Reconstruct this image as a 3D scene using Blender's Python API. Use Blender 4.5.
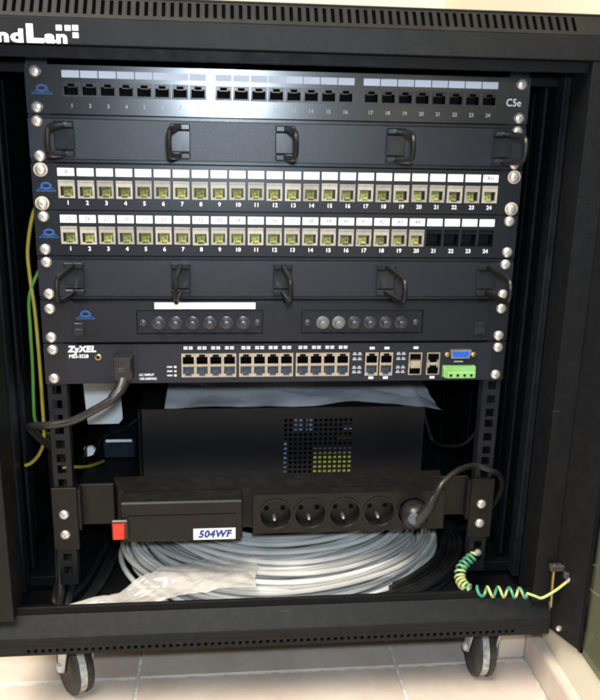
import bpy, bmesh, math, random
import numpy as np
from mathutils import Vector, Matrix, noise

# ---------------------------------------------------------------- clean
for o in list(bpy.data.objects):
    bpy.data.objects.remove(o)
sc = bpy.context.scene
COL = sc.collection
FLOOR = -680.0                      # all sizes below are millimetres, z=0 at the top of the first rack unit
def W(p):
    return Vector((p[0]*.001, p[1]*.001, (p[2]-FLOOR)*.001))

# ---------------------------------------------------------------- camera
cam_d = bpy.data.cameras.new('camera'); cam = bpy.data.objects.new('camera', cam_d); COL.objects.link(cam)
yaw, pit, rol = -.10348, -.27555, -.02236
Rm = Matrix.Rotation(yaw, 3, 'Z') @ Matrix.Rotation(pit, 3, 'X') @ Matrix.Rotation(rol, 3, 'Y')
right, fwd, up = Rm.col[0], Rm.col[1], Rm.col[2]
M = Matrix(((right.x, up.x, -fwd.x), (right.y, up.y, -fwd.y), (right.z, up.z, -fwd.z))).to_4x4()
M.translation = W((-63.28, -801.9, -48.16))
cam.matrix_world = M
cam_d.sensor_fit = 'HORIZONTAL'; cam_d.sensor_width = 36; cam_d.lens = 36*799.39/600
cam_d.clip_start = .01; cam_d.clip_end = 60
sc.camera = cam

# ---------------------------------------------------------------- world and light
wd = bpy.data.worlds.new('World'); sc.world = wd; wd.use_nodes = True
bg = wd.node_tree.nodes['Background']
bg.inputs[0].default_value = (1.0, .93, .82, 1); bg.inputs[1].default_value = .07
def area(name, loc, target, size, power, col, shape='DISK', sy=None):
    d = bpy.data.lights.new(name, 'AREA'); d.energy = power; d.color = col; d.shape = shape; d.size = size
    if sy: d.size_y = sy
    o = bpy.data.objects.new(name, d); COL.objects.link(o); o.location = W(loc)
    o.rotation_euler = (W(target)-W(loc)).to_track_quat('-Z', 'Y').to_euler()
    return o
area('phone_flash', (-50, -812, 8), (0, 0, -260), .040, 5.6, (.74, .87, 1.0))
area('ceiling_lamp', (-700, -1050, 1700), (-50, -150, -600), 1.3, 112, (1.0, .91, .78), 'RECTANGLE', 1.1)

sc.view_settings.view_transform = 'Standard'; sc.view_settings.look = 'None'
sc.view_settings.exposure = 0; sc.view_settings.gamma = 1; sc.view_settings.use_curve_mapping = False
sc.render.engine = 'CYCLES'
sc.cycles.filter_width = 2.2
sc.cycles.max_bounces = 8; sc.cycles.transparent_max_bounces = 12

# ---------------------------------------------------------------- materials
MATS = {}
def mat(name, col, rough=.5, metal=0., var=.12, scale=60., bump=0., bscale=400., rvar=.08, spec=.5, coat=0., dust=0., emit=None, trans=0., rnd=0., scr=0., sss=0.):
    m = bpy.data.materials.new(name); m.use_nodes = True; nt = m.node_tree; N = nt.nodes; L = nt.links
    b = N['Principled BSDF']; tc = N.new('ShaderNodeTexCoord')
    n1 = N.new('ShaderNodeTexNoise'); n1.inputs['Scale'].default_value = scale; n1.inputs['Detail'].default_value = 6
    L.new(tc.outputs['Object'], n1.inputs['Vector'])
    mr = N.new('ShaderNodeMapRange'); mr.inputs['To Min'].default_value = 1-var; mr.inputs['To Max'].default_value = 1+var
    mr.inputs['From Min'].default_value = .3; mr.inputs['From Max'].default_value = .7
    L.new(n1.outputs[0], mr.inputs[0])
    mx = N.new('ShaderNodeMix'); mx.data_type = 'RGBA'; mx.blend_type = 'MULTIPLY'; mx.inputs[0].default_value = 1
    mx.inputs[6].default_value = (*col, 1); L.new(mr.outputs[0], mx.inputs[7])
    out = mx.outputs[2]
    if dust > 0:
        n2 = N.new('ShaderNodeTexNoise'); n2.inputs['Scale'].default_value = 75; n2.inputs['Detail'].default_value = 9; n2.inputs['Roughness'].default_value = .75
        L.new(tc.outputs['Object'], n2.inputs['Vector'])
        ge = N.new('ShaderNodeNewGeometry'); sp = N.new('ShaderNodeSeparateXYZ'); L.new(ge.outputs['Normal'], sp.inputs[0])
        up_ = N.new('ShaderNodeMapRange'); up_.inputs['From Min'].default_value = -.6; up_.inputs['From Max'].default_value = 1; up_.inputs['To Min'].default_value = .15
        L.new(sp.outputs[2], up_.inputs[0])
        d1 = N.new('ShaderNodeMapRange'); d1.inputs['From Min'].default_value = .46; d1.inputs['From Max'].default_value = .8; d1.inputs['To Max'].default_value = dust
        L.new(n2.outputs[0], d1.inputs[0])
        mu = N.new('ShaderNodeMath'); mu.operation = 'MULTIPLY'; L.new(d1.outputs[0], mu.inputs[0]); L.new(up_.outputs[0], mu.inputs[1])
        m2 = N.new('ShaderNodeMix'); m2.data_type = 'RGBA'; L.new(mu.outputs[0], m2.inputs[0]); L.new(out, m2.inputs[6]); m2.inputs[7].default_value = (.30, .27, .23, 1)
        out = m2.outputs[2]
    if rnd > 0:
        oi = N.new('ShaderNodeObjectInfo'); r1 = N.new('ShaderNodeMapRange'); r1.inputs['To Min'].default_value = 1-rnd; r1.inputs['To Max'].default_value = 1+rnd*.4
        L.new(oi.outputs['Random'], r1.inputs[0]); m3 = N.new('ShaderNodeMix'); m3.data_type = 'RGBA'; m3.blend_type = 'MULTIPLY'; m3.inputs[0].default_value = 1
        L.new(out, m3.inputs[6]); L.new(r1.outputs[0], m3.inputs[7]); out = m3.outputs[2]
    if scr > 0:
        mp = N.new('ShaderNodeMapping'); mp.inputs['Scale'].default_value = (6, 30, 90); mp.inputs['Rotation'].default_value = (.2, .3, .15); L.new(tc.outputs['Object'], mp.inputs[0])
        n4 = N.new('ShaderNodeTexNoise'); n4.inputs['Scale'].default_value = 2.2; n4.inputs['Detail'].default_value = 8; n4.inputs['Roughness'].default_value = .7; L.new(mp.outputs[0], n4.inputs['Vector'])
        d4 = N.new('ShaderNodeMapRange'); d4.inputs['From Min'].default_value = .66; d4.inputs['From Max'].default_value = .76; d4.inputs['To Max'].default_value = scr; L.new(n4.outputs[0], d4.inputs[0])
        m4 = N.new('ShaderNodeMix'); m4.data_type = 'RGBA'; L.new(d4.outputs[0], m4.inputs[0]); L.new(out, m4.inputs[6]); m4.inputs[7].default_value = (.22, .21, .20, 1); out = m4.outputs[2]
    L.new(out, b.inputs['Base Color'])
    rr = N.new('ShaderNodeMapRange'); rr.inputs['From Min'].default_value = .3; rr.inputs['From Max'].default_value = .7
    rr.inputs['To Min'].default_value = max(.03, rough-rvar); rr.inputs['To Max'].default_value = min(1, rough+rvar)
    L.new(n1.outputs[0], rr.inputs[0]); L.new(rr.outputs[0], b.inputs['Roughness'])
    b.inputs['Metallic'].default_value = metal; b.inputs['Specular IOR Level'].default_value = spec
    b.inputs['Coat Weight'].default_value = coat; b.inputs['Coat Roughness'].default_value = .215; b.inputs['Transmission Weight'].default_value = trans
    if sss: b.inputs['Subsurface Weight'].default_value = sss; b.inputs['Subsurface Radius'].default_value = (.002, .002, .002)
    if bump > 0:
        n3 = N.new('ShaderNodeTexNoise'); n3.inputs['Scale'].default_value = bscale; n3.inputs['Detail'].default_value = 3
        L.new(tc.outputs['Object'], n3.inputs['Vector'])
        bp = N.new('ShaderNodeBump'); bp.inputs['Strength'].default_value = bump; bp.inputs['Distance'].default_value = .001
        L.new(n3.outputs[0], bp.inputs['Height']); L.new(bp.outputs[0], b.inputs['Normal'])
    if emit:
        b.inputs['Emission Color'].default_value = (*emit[0], 1); b.inputs['Emission Strength'].default_value = emit[1]
    MATS[name] = m
    return m
mat('frame_paint', (.0066, .0072, .0084), .44, bump=.3, bscale=1700, dust=.05, var=.06, scale=500, rvar=.03, spec=.20, scr=.2)
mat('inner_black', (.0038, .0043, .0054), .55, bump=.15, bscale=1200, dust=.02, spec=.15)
mat('rail_paint', (.008, .009, .012), .42, bump=.1, dust=.03, spec=.25)
mat('gloss_black', (.010, .012, .017), .29, rvar=.01, bump=.006, bscale=900, dust=.01, scale=500, coat=.85, spec=.4)
mat('panel_black', (.007, .009, .014), .31, rvar=.02, bump=.02, bscale=900, dust=.01, scale=500, spec=.5)
mat('manager_grey', (.0085, .0105, .018), .38, bump=.14, bscale=1700, dust=.02, var=.05, scale=600, rvar=.02, spec=.45, scr=.03)
mat('tray_black', (.0062, .0076, .0125), .40, bump=.14, bscale=1700, dust=.02, var=.05, scale=600, rvar=.02, spec=.35, scr=.03)
mat('switch_grey', (.0115, .0140, .0225), .40, bump=.14, bscale=1700, dust=.02, var=.05, scale=600, rvar=.02, spec=.35, scr=.03)
mat('ring_plastic', (.007, .007, .007), .36, spec=.35, var=.2, bump=.1)
mat('clip_plastic', (.014, .016, .021), .24, bump=.008, bscale=900, rvar=.02)
mat('black_plastic', (.014, .014, .015), .36, bump=.08, dust=.06)
mat('deep_black', (.003, .003, .004), .7, spec=.05)
mat('strip_brown', (.0080, .0076, .0071), .40, bump=.25, bscale=1300, dust=.04, var=.05, scale=500, rvar=.03, spec=.24, scr=.13)
mat('screw_steel', (.72, .71, .69), .30, metal=.75, var=.06, bump=.05)
mat('screw_shadow', (.34, .34, .34), .5, metal=.5)
mat('washer_tan', (.50, .41, .32), .5)
mat('brass', (.42, .31, .14), .34, metal=.9, var=.2)
mat('paper_label', (.76, .77, .80), .6, var=.05, rnd=.06, bump=.06)
mat('label_film', (.52, .57, .68), .5, rnd=.12, var=.06)
mat('print_white', (.80, .82, .85), .6, var=.06, scale=900)
mat('print_grey', (.42, .45, .50), .6, var=.1, scale=900)
mat('ink_grey', (.035, .04, .07), .7)
mat('ink_blue', (.012, .028, .20), .6)
mat('logo_blue', (.014, .075, .24), .45, var=.15)
mat('jack_cream', (.36, .335, .29), .42, rnd=.28, var=.10, scale=200, bump=.05)
mat('jack_green', (.54, .52, .17), .22, rnd=.4, var=.65, scale=420)
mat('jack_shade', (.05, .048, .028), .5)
mat('cage_metal', (.52, .47, .39), .36, metal=.7, var=.12, scale=300)
mat('contact_gold', (.20, .15, .07), .35, metal=1.)
mat('port_grey', (.10, .11, .14), .35, var=.3, scale=300)
mat('sfp_steel', (.60, .57, .50), .35, metal=.9)
mat('led_white', (.70, .75, .82), .5)
mat('vga_blue', (.02, .10, .46), .4)
mat('green_block', (.22, .44, .15), .42, var=.1)
mat('red_switch', (.50, .025, .010), .16, emit=((1, .05, .012), .13), var=.4, scale=120)
mat('cap_grey', (.028, .030, .036), .28, var=.2)
mat('cap_white', (.11, .11, .115), .35, var=.1)
mat('cable_grey', (.54, .54, .525), .5, rnd=.42, var=.12, scale=25, bump=.08, bscale=200)
mat('cable_black', (.012, .012, .013), .38, var=.2)
mat('cord_black', (.020, .019, .018), .33, var=.2)
mat('wire_yellow', (.28, .24, .025), .4, var=.12)
mat('wire_green', (.08, .22, .04), .4, var=.12)
mat('card_white', (.84, .87, .92), .6, var=.05)
mat('device_blue', (.012, .017, .028), .4, var=.2)
mat('pc_black', (.0075, .008, .010), .36, bump=.12, bscale=1500, dust=.015, var=.05, scale=500, rvar=.02, spec=.3, scr=.09)
mat('board_green', (.55, .60, .08), .5, var=.3, scale=300)
mat('wheel_rubber', (.020, .020, .020), .55, dust=.35, var=.3)
mat('tread_grey', (.42, .42, .41), .6, var=.5, scale=160)
mat('hinge_steel', (.10, .09, .08), .4, metal=.6)
mat('glint_grey', (.10, .11, .135), .5, spec=.2)
mat('ribbon_pale', (.20, .23, .32), .5, var=.4, scale=300)
mat('earth_metal', (.55, .52, .45), .3, metal=.9)
mat('zinc', (.70, .70, .68), .42, metal=.35, var=.15, scale=120)
mat('wall_paint', (.80, .74, .60), .85, var=.03, scale=8, bump=.12, bscale=300)
mat('grout', (.72, .68, .63), .8, var=.35, scale=90, bump=.3, bscale=500)
mat('sock_dark', (.008, .0075, .007), .40, bump=.1, spec=.3)

# floor tile: mottled pinkish beige glaze
m = mat('tile_glaze', (.66, .55, .46), .34, var=.05, scale=30, bump=.10, bscale=90)
nt = m.node_tree; N = nt.nodes; L = nt.links
tc = N.new('ShaderNodeTexCoord'); n = N.new('ShaderNodeTexNoise'); n.inputs['Scale'].default_value = 13; n.inputs['Detail'].default_value = 10; n.inputs['Roughness'].default_value = .65
oi = N.new('ShaderNodeObjectInfo'); ad = N.new('ShaderNodeVectorMath'); ad.operation = 'ADD'
L.new(tc.outputs['Object'], ad.inputs[0]); L.new(oi.outputs['Random'], ad.inputs[1]); L.new(ad.outputs[0], n.inputs['Vector'])
cr = N.new('ShaderNodeValToRGB'); cr.color_ramp.elements[0].position = .36; cr.color_ramp.elements[0].color = (.61, .50, .42, 1)
cr.color_ramp.elements[1].position = .66; cr.color_ramp.elements[1].color = (.74, .65, .57, 1)
L.new(n.outputs[0], cr.inputs[0]); L.new(cr.outputs[0], N['Principled BSDF'].inputs['Base Color'])

# striped earth wire (yellow with a green stripe running along it)
m = mat('wire_striped', (.6, .5, .03), .38)
nt = m.node_tree; N = nt.nodes; L = nt.links
uv = N.new('ShaderNodeUVMap'); sp = N.new('ShaderNodeSeparateXYZ'); L.new(uv.outputs[0], sp.inputs[0])
gt = N.new('ShaderNodeMath'); gt.operation = 'GREATER_THAN'; gt.inputs[1].default_value = .5; L.new(sp.outputs[0], gt.inputs[0])
mx = N.new('ShaderNodeMix'); mx.data_type = 'RGBA'; mx.inputs[6].default_value = (.56, .56, .20, 1); mx.inputs[7].default_value = (.05, .32, .20, 1)
L.new(gt.outputs[0], mx.inputs[0]); L.new(mx.outputs[2], N['Principled BSDF'].inputs['Base Color'])

# crumpled plastic film and smoked glass
def film(name, col, mixf, rough, bscale):
    m = bpy.data.materials.new(name); m.use_nodes = True; nt = m.node_tree; N = nt.nodes; L = nt.links
    b = N['Principled BSDF']; b.inputs['Base Color'].default_value = (*col, 1); b.inputs['Roughness'].default_value = rough
    tr = N.new('ShaderNodeBsdfTransparent'); tr.inputs[0].default_value = (.92, .93, .95, 1)
    ms = N.new('ShaderNodeMixShader'); tc = N.new('ShaderNodeTexCoord')
    n = N.new('ShaderNodeTexNoise'); n.inputs['Scale'].default_value = bscale; n.inputs['Detail'].default_value = 5
    L.new(tc.outputs['Object'], n.inputs['Vector'])
    mr = N.new('ShaderNodeMapRange'); mr.inputs['From Min'].default_value = .3; mr.inputs['From Max'].default_value = .7
    mr.inputs['To Min'].default_value = max(0, mixf-.16); mr.inputs['To Max'].default_value = min(1, mixf+.16); L.new(n.outputs[0], mr.inputs[0])
    bp = N.new('ShaderNodeBump'); bp.inputs['Strength'].default_value = .35; bp.inputs['Distance'].default_value = .0012
    L.new(n.outputs[0], bp.inputs['Height']); L.new(bp.outputs[0], b.inputs['Normal'])
    L.new(mr.outputs[0], ms.inputs[0]); L.new(tr.outputs[0], ms.inputs[1]); L.new(b.outputs[0], ms.inputs[2])
    L.new(ms.outputs[0], N['Material Output'].inputs['Surface']); MATS[name] = m
film('bag_blue', (.76, .79, .86), .80, .20, 18)
film('bag_clear', (.66, .63, .59), .60, .11, 25)
m = bpy.data.materials.new('smoked_glass'); m.use_nodes = True; nt = m.node_tree; N = nt.nodes; L = nt.links
N.remove(N['Principled BSDF'])
tr = N.new('ShaderNodeBsdfTransparent'); tr.inputs[0].default_value = (.62, .65, .61, 1)
gl = N.new('ShaderNodeBsdfGlossy'); gl.inputs['Roughness'].default_value = .03
tcg = N.new('ShaderNodeTexCoord'); ng = N.new('ShaderNodeTexNoise'); ng.inputs['Scale'].default_value = 7
L.new(tcg.outputs['Object'], ng.inputs['Vector'])
rg = N.new('ShaderNodeMapRange'); rg.inputs['To Min'].default_value = .02; rg.inputs['To Max'].default_value = .07; L.new(ng.outputs[0], rg.inputs[0]); L.new(rg.outputs[0], gl.inputs['Roughness'])
fr = N.new('ShaderNodeFresnel'); fr.inputs[0].default_value = 1.5; ms = N.new('ShaderNodeMixShader')
gb_ = N.new('ShaderNodeNewGeometry'); iv = N.new('ShaderNodeMath'); iv.operation = 'SUBTRACT'; iv.inputs[0].default_value = 1; L.new(gb_.outputs['Backfacing'], iv.inputs[1])
fm = N.new('ShaderNodeMath'); fm.operation = 'MULTIPLY'; L.new(fr.outputs[0], fm.inputs[0]); L.new(iv.outputs[0], fm.inputs[1])   # no internal reflection: the pane is thin
L.new(fm.outputs[0], ms.inputs[0]); L.new(tr.outputs[0], ms.inputs[1]); L.new(gl.outputs[0], ms.inputs[2])
L.new(ms.outputs[0], N['Material Output'].inputs['Surface']); MATS['smoked_glass'] = m

# ---------------------------------------------------------------- mesh building
class MB:
    def __init__(s): s.v = []; s.f = []; s.mi = []; s.uv = None
    def add(s, v, f, mi=0):
        k = len(s.v); s.v += [tuple(p) for p in v]; s.f += [tuple(i+k for i in q) for q in f]; s.mi += [mi]*len(f); return s
    def box(s, x0, x1, y0, y1, z0, z1, c=0., mi=0):
        if x0 > x1: x0, x1 = x1, x0
        if y0 > y1: y0, y1 = y1, y0
        if z0 > z1: z0, z1 = z1, z0
        if c <= 0:
            v = [(x, y, z) for x in (x0, x1) for y in (y0, y1) for z in (z0, z1)]
            return s.add(v, [(0, 1, 3, 2), (4, 6, 7, 5), (0, 4, 5, 1), (2, 3, 7, 6), (0, 2, 6, 4), (1, 5, 7, 3)], mi)
        bm = bmesh.new()
        for x, sx in ((x0, 1), (x1, -1)):
            for y, sy in ((y0, 1), (y1, -1)):
                for z, sz in ((z0, 1), (z1, -1)):
                    bm.verts.new((x, y+sy*c, z+sz*c)); bm.verts.new((x+sx*c, y, z+sz*c)); bm.verts.new((x+sx*c, y+sy*c, z))
        return s.hull(bm, mi)
    def hull(s, bm, mi=0):
        if isinstance(bm, list):
            b2 = bmesh.new()
            for p in bm: b2.verts.new(p)
            bm = b2
        bmesh.ops.convex_hull(bm, input=bm.verts)
        bmesh.ops.dissolve_limit(bm, angle_limit=.01, verts=bm.verts, edges=bm.edges)
        bm.verts.index_update()
        s.add([v.co[:] for v in bm.verts], [[v.index for v in f.verts] for f in bm.faces], mi); bm.free(); return s
    def lathe(s, prof, axis='y', at=(0, 0, 0), n=16, mi=0):
        # prof: (radius, along axis)
        v = []; f = []
        for r, h in prof:
            for k in range(n):
                a = 2*math.pi*k/n; c, d = r*math.cos(a), r*math.sin(a)
                q = {'y': (c, h, d), 'z': (c, d, h), 'x': (h, c, d)}[axis]
                v.append((q[0]+at[0], q[1]+at[1], q[2]+at[2]))
        for i in range(len(prof)-1):
            for k in range(n):
                a, b = i*n+k, i*n+(k+1) % n
                f.append((a, b, b+n, a+n))
        f.append(tuple(range(n))); f.append(tuple(range((len(prof)-1)*n, len(prof)*n)))
        return s.add(v, f, mi)
    def tube(s, pts, r, n=8, closed=False, mi=0, flat=1., spin=None):
        pts = [Vector(p) for p in pts]; m_ = len(pts); v = []; f = []
        nrm = None
        if s.uv is None: s.uv = []
        for i in range(m_):
            a = pts[(i-1) % m_] if (closed or i > 0) else pts[0]
            b = pts[(i+1) % m_] if (closed or i < m_-1) else pts[-1]
            t = (b-a).normalized()
            if nrm is None:
                nrm = t.cross(Vector((0, 0, 1)))
                if nrm.length < .1: nrm = t.cross(Vector((1, 0, 0)))
                nrm.normalize()
            else:
                nrm = (nrm-t*nrm.dot(t)).normalized()
            bi = t.cross(nrm); rr = r[i] if isinstance(r, (list, tuple)) else r
            off = 0 if spin is None else spin*i
            for k in range(n):
                an = 2*math.pi*k/n+off
                v.append(pts[i]+nrm*rr*math.cos(an)+bi*rr*flat*math.sin(an))
        for i in range(m_ if closed else m_-1):
            j = (i+1) % m_
            for k in range(n):
                f.append((i*n+k, i*n+(k+1) % n, j*n+(k+1) % n, j*n+k)); s.uv.append(((k+.5)/n, i/m_))
        if not closed:
            f.append(tuple(range(n))); f.append(tuple(range((m_-1)*n, m_*n))); s.uv += [(0, 0), (0, 0)]
        return s.add(v, f, mi)
    def prism(s, poly, y0, y1, mi=0, plane='xz'):
        # polygon extruded: plane 'xz' along y, 'yz' along x, 'xy' along z
        def q(a, b, h): return {'xz': (a, h, b), 'yz': (h, a, b), 'xy': (a, b, h)}[plane]
        n = len(poly); v = [q(a, b, y0) for a, b in poly]+[q(a, b, y1) for a, b in poly]
        f = [tuple(range(n)), tuple(range(n, 2*n))]+[(i, (i+1) % n, n+(i+1) % n, n+i) for i in range(n)]
        return s.add(v, f, mi)
    def plate(s, x0, x1, z0, z1, y0, y1, holes, mi=0, fn=None):
        # flat plate in the xz plane with rectangular holes (hx0,hx1,hz0,hz1); fn maps (x,y,z)
        xs = sorted({x0, x1, *[h[0] for h in holes], *[h[1] for h in holes]}); zs = sorted({z0, z1, *[h[2] for h in holes], *[h[3] for h in holes]})
        nx, nz = len(xs)-1, len(zs)-1; solid = np.ones((nx+2, nz+2), bool); solid[0] = solid[-1] = False; solid[:, 0] = solid[:, -1] = False
        for h in holes:
            i0, i1 = xs.index(h[0]), xs.index(h[1]); j0, j1 = zs.index(h[2]), zs.index(h[3])
            solid[i0+1:i1+1, j0+1:j1+1] = False
        idx = {}; v = []; f = []
        def P(i, j, k):
            if (i, j, k) not in idx:
                p = (xs[i], (y0, y1)[k], zs[j]); idx[(i, j, k)] = len(v); v.append(fn(*p) if fn else p)
            return idx[(i, j, k)]
        for i in range(nx):
            for j in range(nz):
                if not solid[i+1, j+1]: continue
                f.append((P(i, j, 0), P(i+1, j, 0), P(i+1, j+1, 0), P(i, j+1, 0))); f.append((P(i, j, 1), P(i, j+1, 1), P(i+1, j+1, 1), P(i+1, j, 1)))
                if not solid[i, j+1]: f.append((P(i, j, 0), P(i, j+1, 0), P(i, j+1, 1), P(i, j, 1)))
                if not solid[i+2, j+1]: f.append((P(i+1, j, 0), P(i+1, j, 1), P(i+1, j+1, 1), P(i+1, j+1, 0)))
                if not solid[i+1, j]: f.append((P(i, j, 0), P(i, j, 1), P(i+1, j, 1), P(i+1, j, 0)))
                if not solid[i+1, j+2]: f.append((P(i, j+1, 0), P(i+1, j+1, 0), P(i+1, j+1, 1), P(i, j+1, 1)))
        return s.add(v, f, mi)
    def mesh(s, name, mats, smooth=0):
        me = bpy.data.meshes.new(name); me.from_pydata([(a*.001, b*.001, c*.001) for a, b, c in s.v], [], s.f)
        for mm in (mats if isinstance(mats, (list, tuple)) else [mats]): me.materials.append(MATS[mm])
        me.polygons.foreach_set('material_index', s.mi)
        if s.uv and len(s.uv) == len(s.f):
            ul = me.uv_layers.new(name='UVMap')
            for p_, u in zip(me.polygons, s.uv):
                for li in p_.loop_indices: ul.data[li].uv = u
        bm = bmesh.new(); bm.from_mesh(me); bmesh.ops.recalc_face_normals(bm, faces=bm.faces)
        if smooth:
            for f_ in bm.faces: f_.smooth = True
            for e in bm.edges:
                if len(e.link_faces) == 2 and e.calc_face_angle(0) > smooth: e.smooth = False
        bm.to_mesh(me); bm.free(); me.update()
        return me
ORG = {}
def link(name, data, parent=None, at=(0, 0, 0)):
    o = bpy.data.objects.new(name, data); COL.objects.link(o); w = W(at); ORG[o.name] = w
    if parent: o.parent = parent; o.location = w-ORG[parent.name]
    else: o.location = w
    return o
def thing(name, label, cat, at, group=None):
    o = link(name, None, None, at); o.empty_display_size = .02; tag(o, label, cat, group); return o
def tag(o, label, cat, group=None):
    o['label'] = label; o['category'] = cat
    if group: o['group'] = group
    return o
def obj(name, mb, mats, parent=None, at=(0, 0, 0), smooth=0):
    return link(name, mb.mesh(name, mats, smooth), parent, at)
def struct(o): o['kind'] = 'structure'; return o
SM = math.radians(40)
def text_mb(items, depth=.25):
    # items: (string, x, y, z, size mm, x-stretch, shear, bold offset, align); lettering in the xz plane facing -y
    mb = MB()
    dg = bpy.context.evaluated_depsgraph_get()
    for st, x, y, z, size, sx, sh, bold, al in items:
        c = bpy.data.curves.new('t', 'FONT'); c.body = st; c.align_x = al; c.align_y = 'CENTER'; c.size = 1; c.shear = sh; c.offset = bold; c.resolution_u = 3; c.space_character = 1.1 if bold > .024 else 1
        o = bpy.data.objects.new('t', c); COL.objects.link(o); dg.update()
        me = bpy.data.meshes.new_from_object(o.evaluated_get(dg))
        mb.add([(x+v.co.x*size*sx, y-depth, z+v.co.y*size) for v in me.vertices], [tuple(p_.vertices) for p_ in me.polygons])
        bpy.data.objects.remove(o); bpy.data.curves.remove(c); bpy.data.meshes.remove(me)
    return mb
def spline(pts, n=8, closed=False):
    pts = [Vector(p) for p in pts]; out = []; m_ = len(pts)
    for i in range(m_ if closed else m_-1):
        g = (lambda k: pts[k % m_]) if closed else (lambda k: pts[max(0, min(m_-1, k))])
        p0, p1, p2, p3 = g(i-1), g(i), g(i+1), g(i+2)
        for k in range(n):
            t = k/n
            out.append(.5*((2*p1)+(-p0+p2)*t+(2*p0-5*p1+4*p2-p3)*t*t+(-p0+3*p1-3*p2+p3)*t**3))
    if not closed: out.append(pts[-1])
    return out
random.seed(4)
U = 44.45

# ================================================================= the setting
FX1 = 311
floor = struct(obj('floor', MB().box(-1500, 345, -1400, 660, -690, -682.2), 'grout', None, (0, 0, 0)))
gx = [-162-310*k for k in range(4, -1, -1)]+[148, 311]; gy = [12-310*k for k in range(4, -1, -1)]+[322, 632]
for i in range(len(gx)-1):
    for j in range(len(gy)-1):
        w, d = gx[i+1]-gx[i]-4, gy[j+1]-gy[j]-4
        mb = MB().box(-w/2, w/2, -d/2, d/2, -6.5, random.uniform(-.3, .3)-.3, 1.2)
        obj('tile', mb, 'tile_glaze', floor, ((gx[i]+gx[i+1])/2, (gy[j]+gy[j+1])/2, FLOOR))
wall_back = struct(obj('wall_back', MB().box(-1600, 330, 640, 700, -690, 1900), 'wall_paint'))
wall_right = struct(obj('wall_right', MB().box(322, 400, -1400, 640, -690, 1900), 'wall_paint'))
for j in range(len(gy)-1):
    L_ = gy[j+1]-gy[j]-3
    poly = [(0, 0), (11, 0), (11, 42), (4, 42), (1.2, 40), (0, 37)]
    mb = MB(); v = [(a, -L_/2, b) for a, b in poly]+[(a, L_/2, b) for a, b in poly]; n = len(poly)
    mb.add(v, [tuple(range(n)), tuple(range(n, 2*n))]+[(i, (i+1) % n, n+(i+1) % n, n+i) for i in range(n)])
    obj('skirting_tile', mb, 'tile_glaze', wall_right, (FX1-.5, (gy[j]+gy[j+1])/2, FLOOR))
# low tiled ledge that returns from the skirting below the cabinet
led = thing('tiled_ledge', 'low pinkish tiled ledge on the floor behind the wheel beside the wall', 'ledge', (294, 60, FLOOR))
obj('facing_tile', MB().box(-17, 16, -42, -33, .5, 40, 1), 'tile_glaze', led, (294, 60, FLOOR))
obj('core', MB().box(-17, 16, -32.5, 60, .5, 38.5), 'grout', led, (294, 60, FLOOR))

# ================================================================= the cabinet
cab = thing('server_cabinet', 'black steel network cabinet on casters with its glass door open', 'cabinet', (0, 240, FLOOR))
YF = -60
# header
mb = MB()
mb.box(-300, 300, -60, -42, 12.5, 34, .8)
header = obj('header', mb, 'frame_paint', cab)
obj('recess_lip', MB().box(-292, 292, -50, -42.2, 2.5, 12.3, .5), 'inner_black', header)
def sl(sgn, zb):
    def fn(x, y, z):           # plate drawn in xz, leaned back by ~38 degrees
        t = z/22.0
        return (x, -59.5+13.5*t+y, zb+sgn*(17.5*t)+sgn*y*-.4)
    return fn
holes = [(-266+7.35*k, -266+7.35*k+3.3, 4.2, 20.0) for k in range(72)]
vent_t = obj('vent_grille', MB().plate(-300, 300, 0, 22, 0, 1.6, holes, fn=sl(1, 34.4)), 'frame_paint', header)
obj('vent_backing', MB().box(-298, 298, -41.5, -40, 13, 50), 'deep_black', header)
# lettering on the header
tb = text_mb([('nd', -249.6, -60, 17.9, 14.2, 1.5, 0, .045, 'LEFT')])
obj('lettering', tb, 'print_white', header)
mb = MB().box(-224.6, -219.0, -60.3, -60.05, 13.1, 28.2).box(-219.0, -210.2, -60.3, -60.05, 13.1, 16.9)
obj('lettering', mb, 'print_white', header)
obj('lettering', text_mb([('an', -209.4, -60, 17.9, 13.6, 1.40, 0, .045, 'LEFT')]), 'print_white', header)
for (a, b) in ((-200, 23.6), (-192.7, 23.6), (-186.4, 23.9), (-186.4, 18.0)):
    obj('logo_square', MB().box(a, a+4.9, -60.3, -60.05, b, b+4.3), 'print_white', header)
# sill
sill = obj('sill', MB().hull([(x, y, z) for x in (-300, 300) for y, z in ((-47.2, -550.3), (-42, -550.3), (-60.8, -569), (-61.4, -570.2), (-61.4, -577.6), (-42, -577.6))]), 'frame_paint', cab)
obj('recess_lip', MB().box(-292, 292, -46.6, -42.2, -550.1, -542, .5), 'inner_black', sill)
holes_b = [(h[0], h[1]+.3, -586.2, -582.4) for h in holes]
obj('vent_grille', MB().plate(-300, 300, -589.5, -577.8, -61.4, -60, holes_b), 'frame_paint', sill)
obj('bottom_return', MB().box(-300, 300, -59.9, -44, -589.5, -588.3), 'frame_paint', sill)
obj('vent_backing', MB().box(-298, 298, -41.5, -40, -588, -551), 'deep_black', sill)
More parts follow.
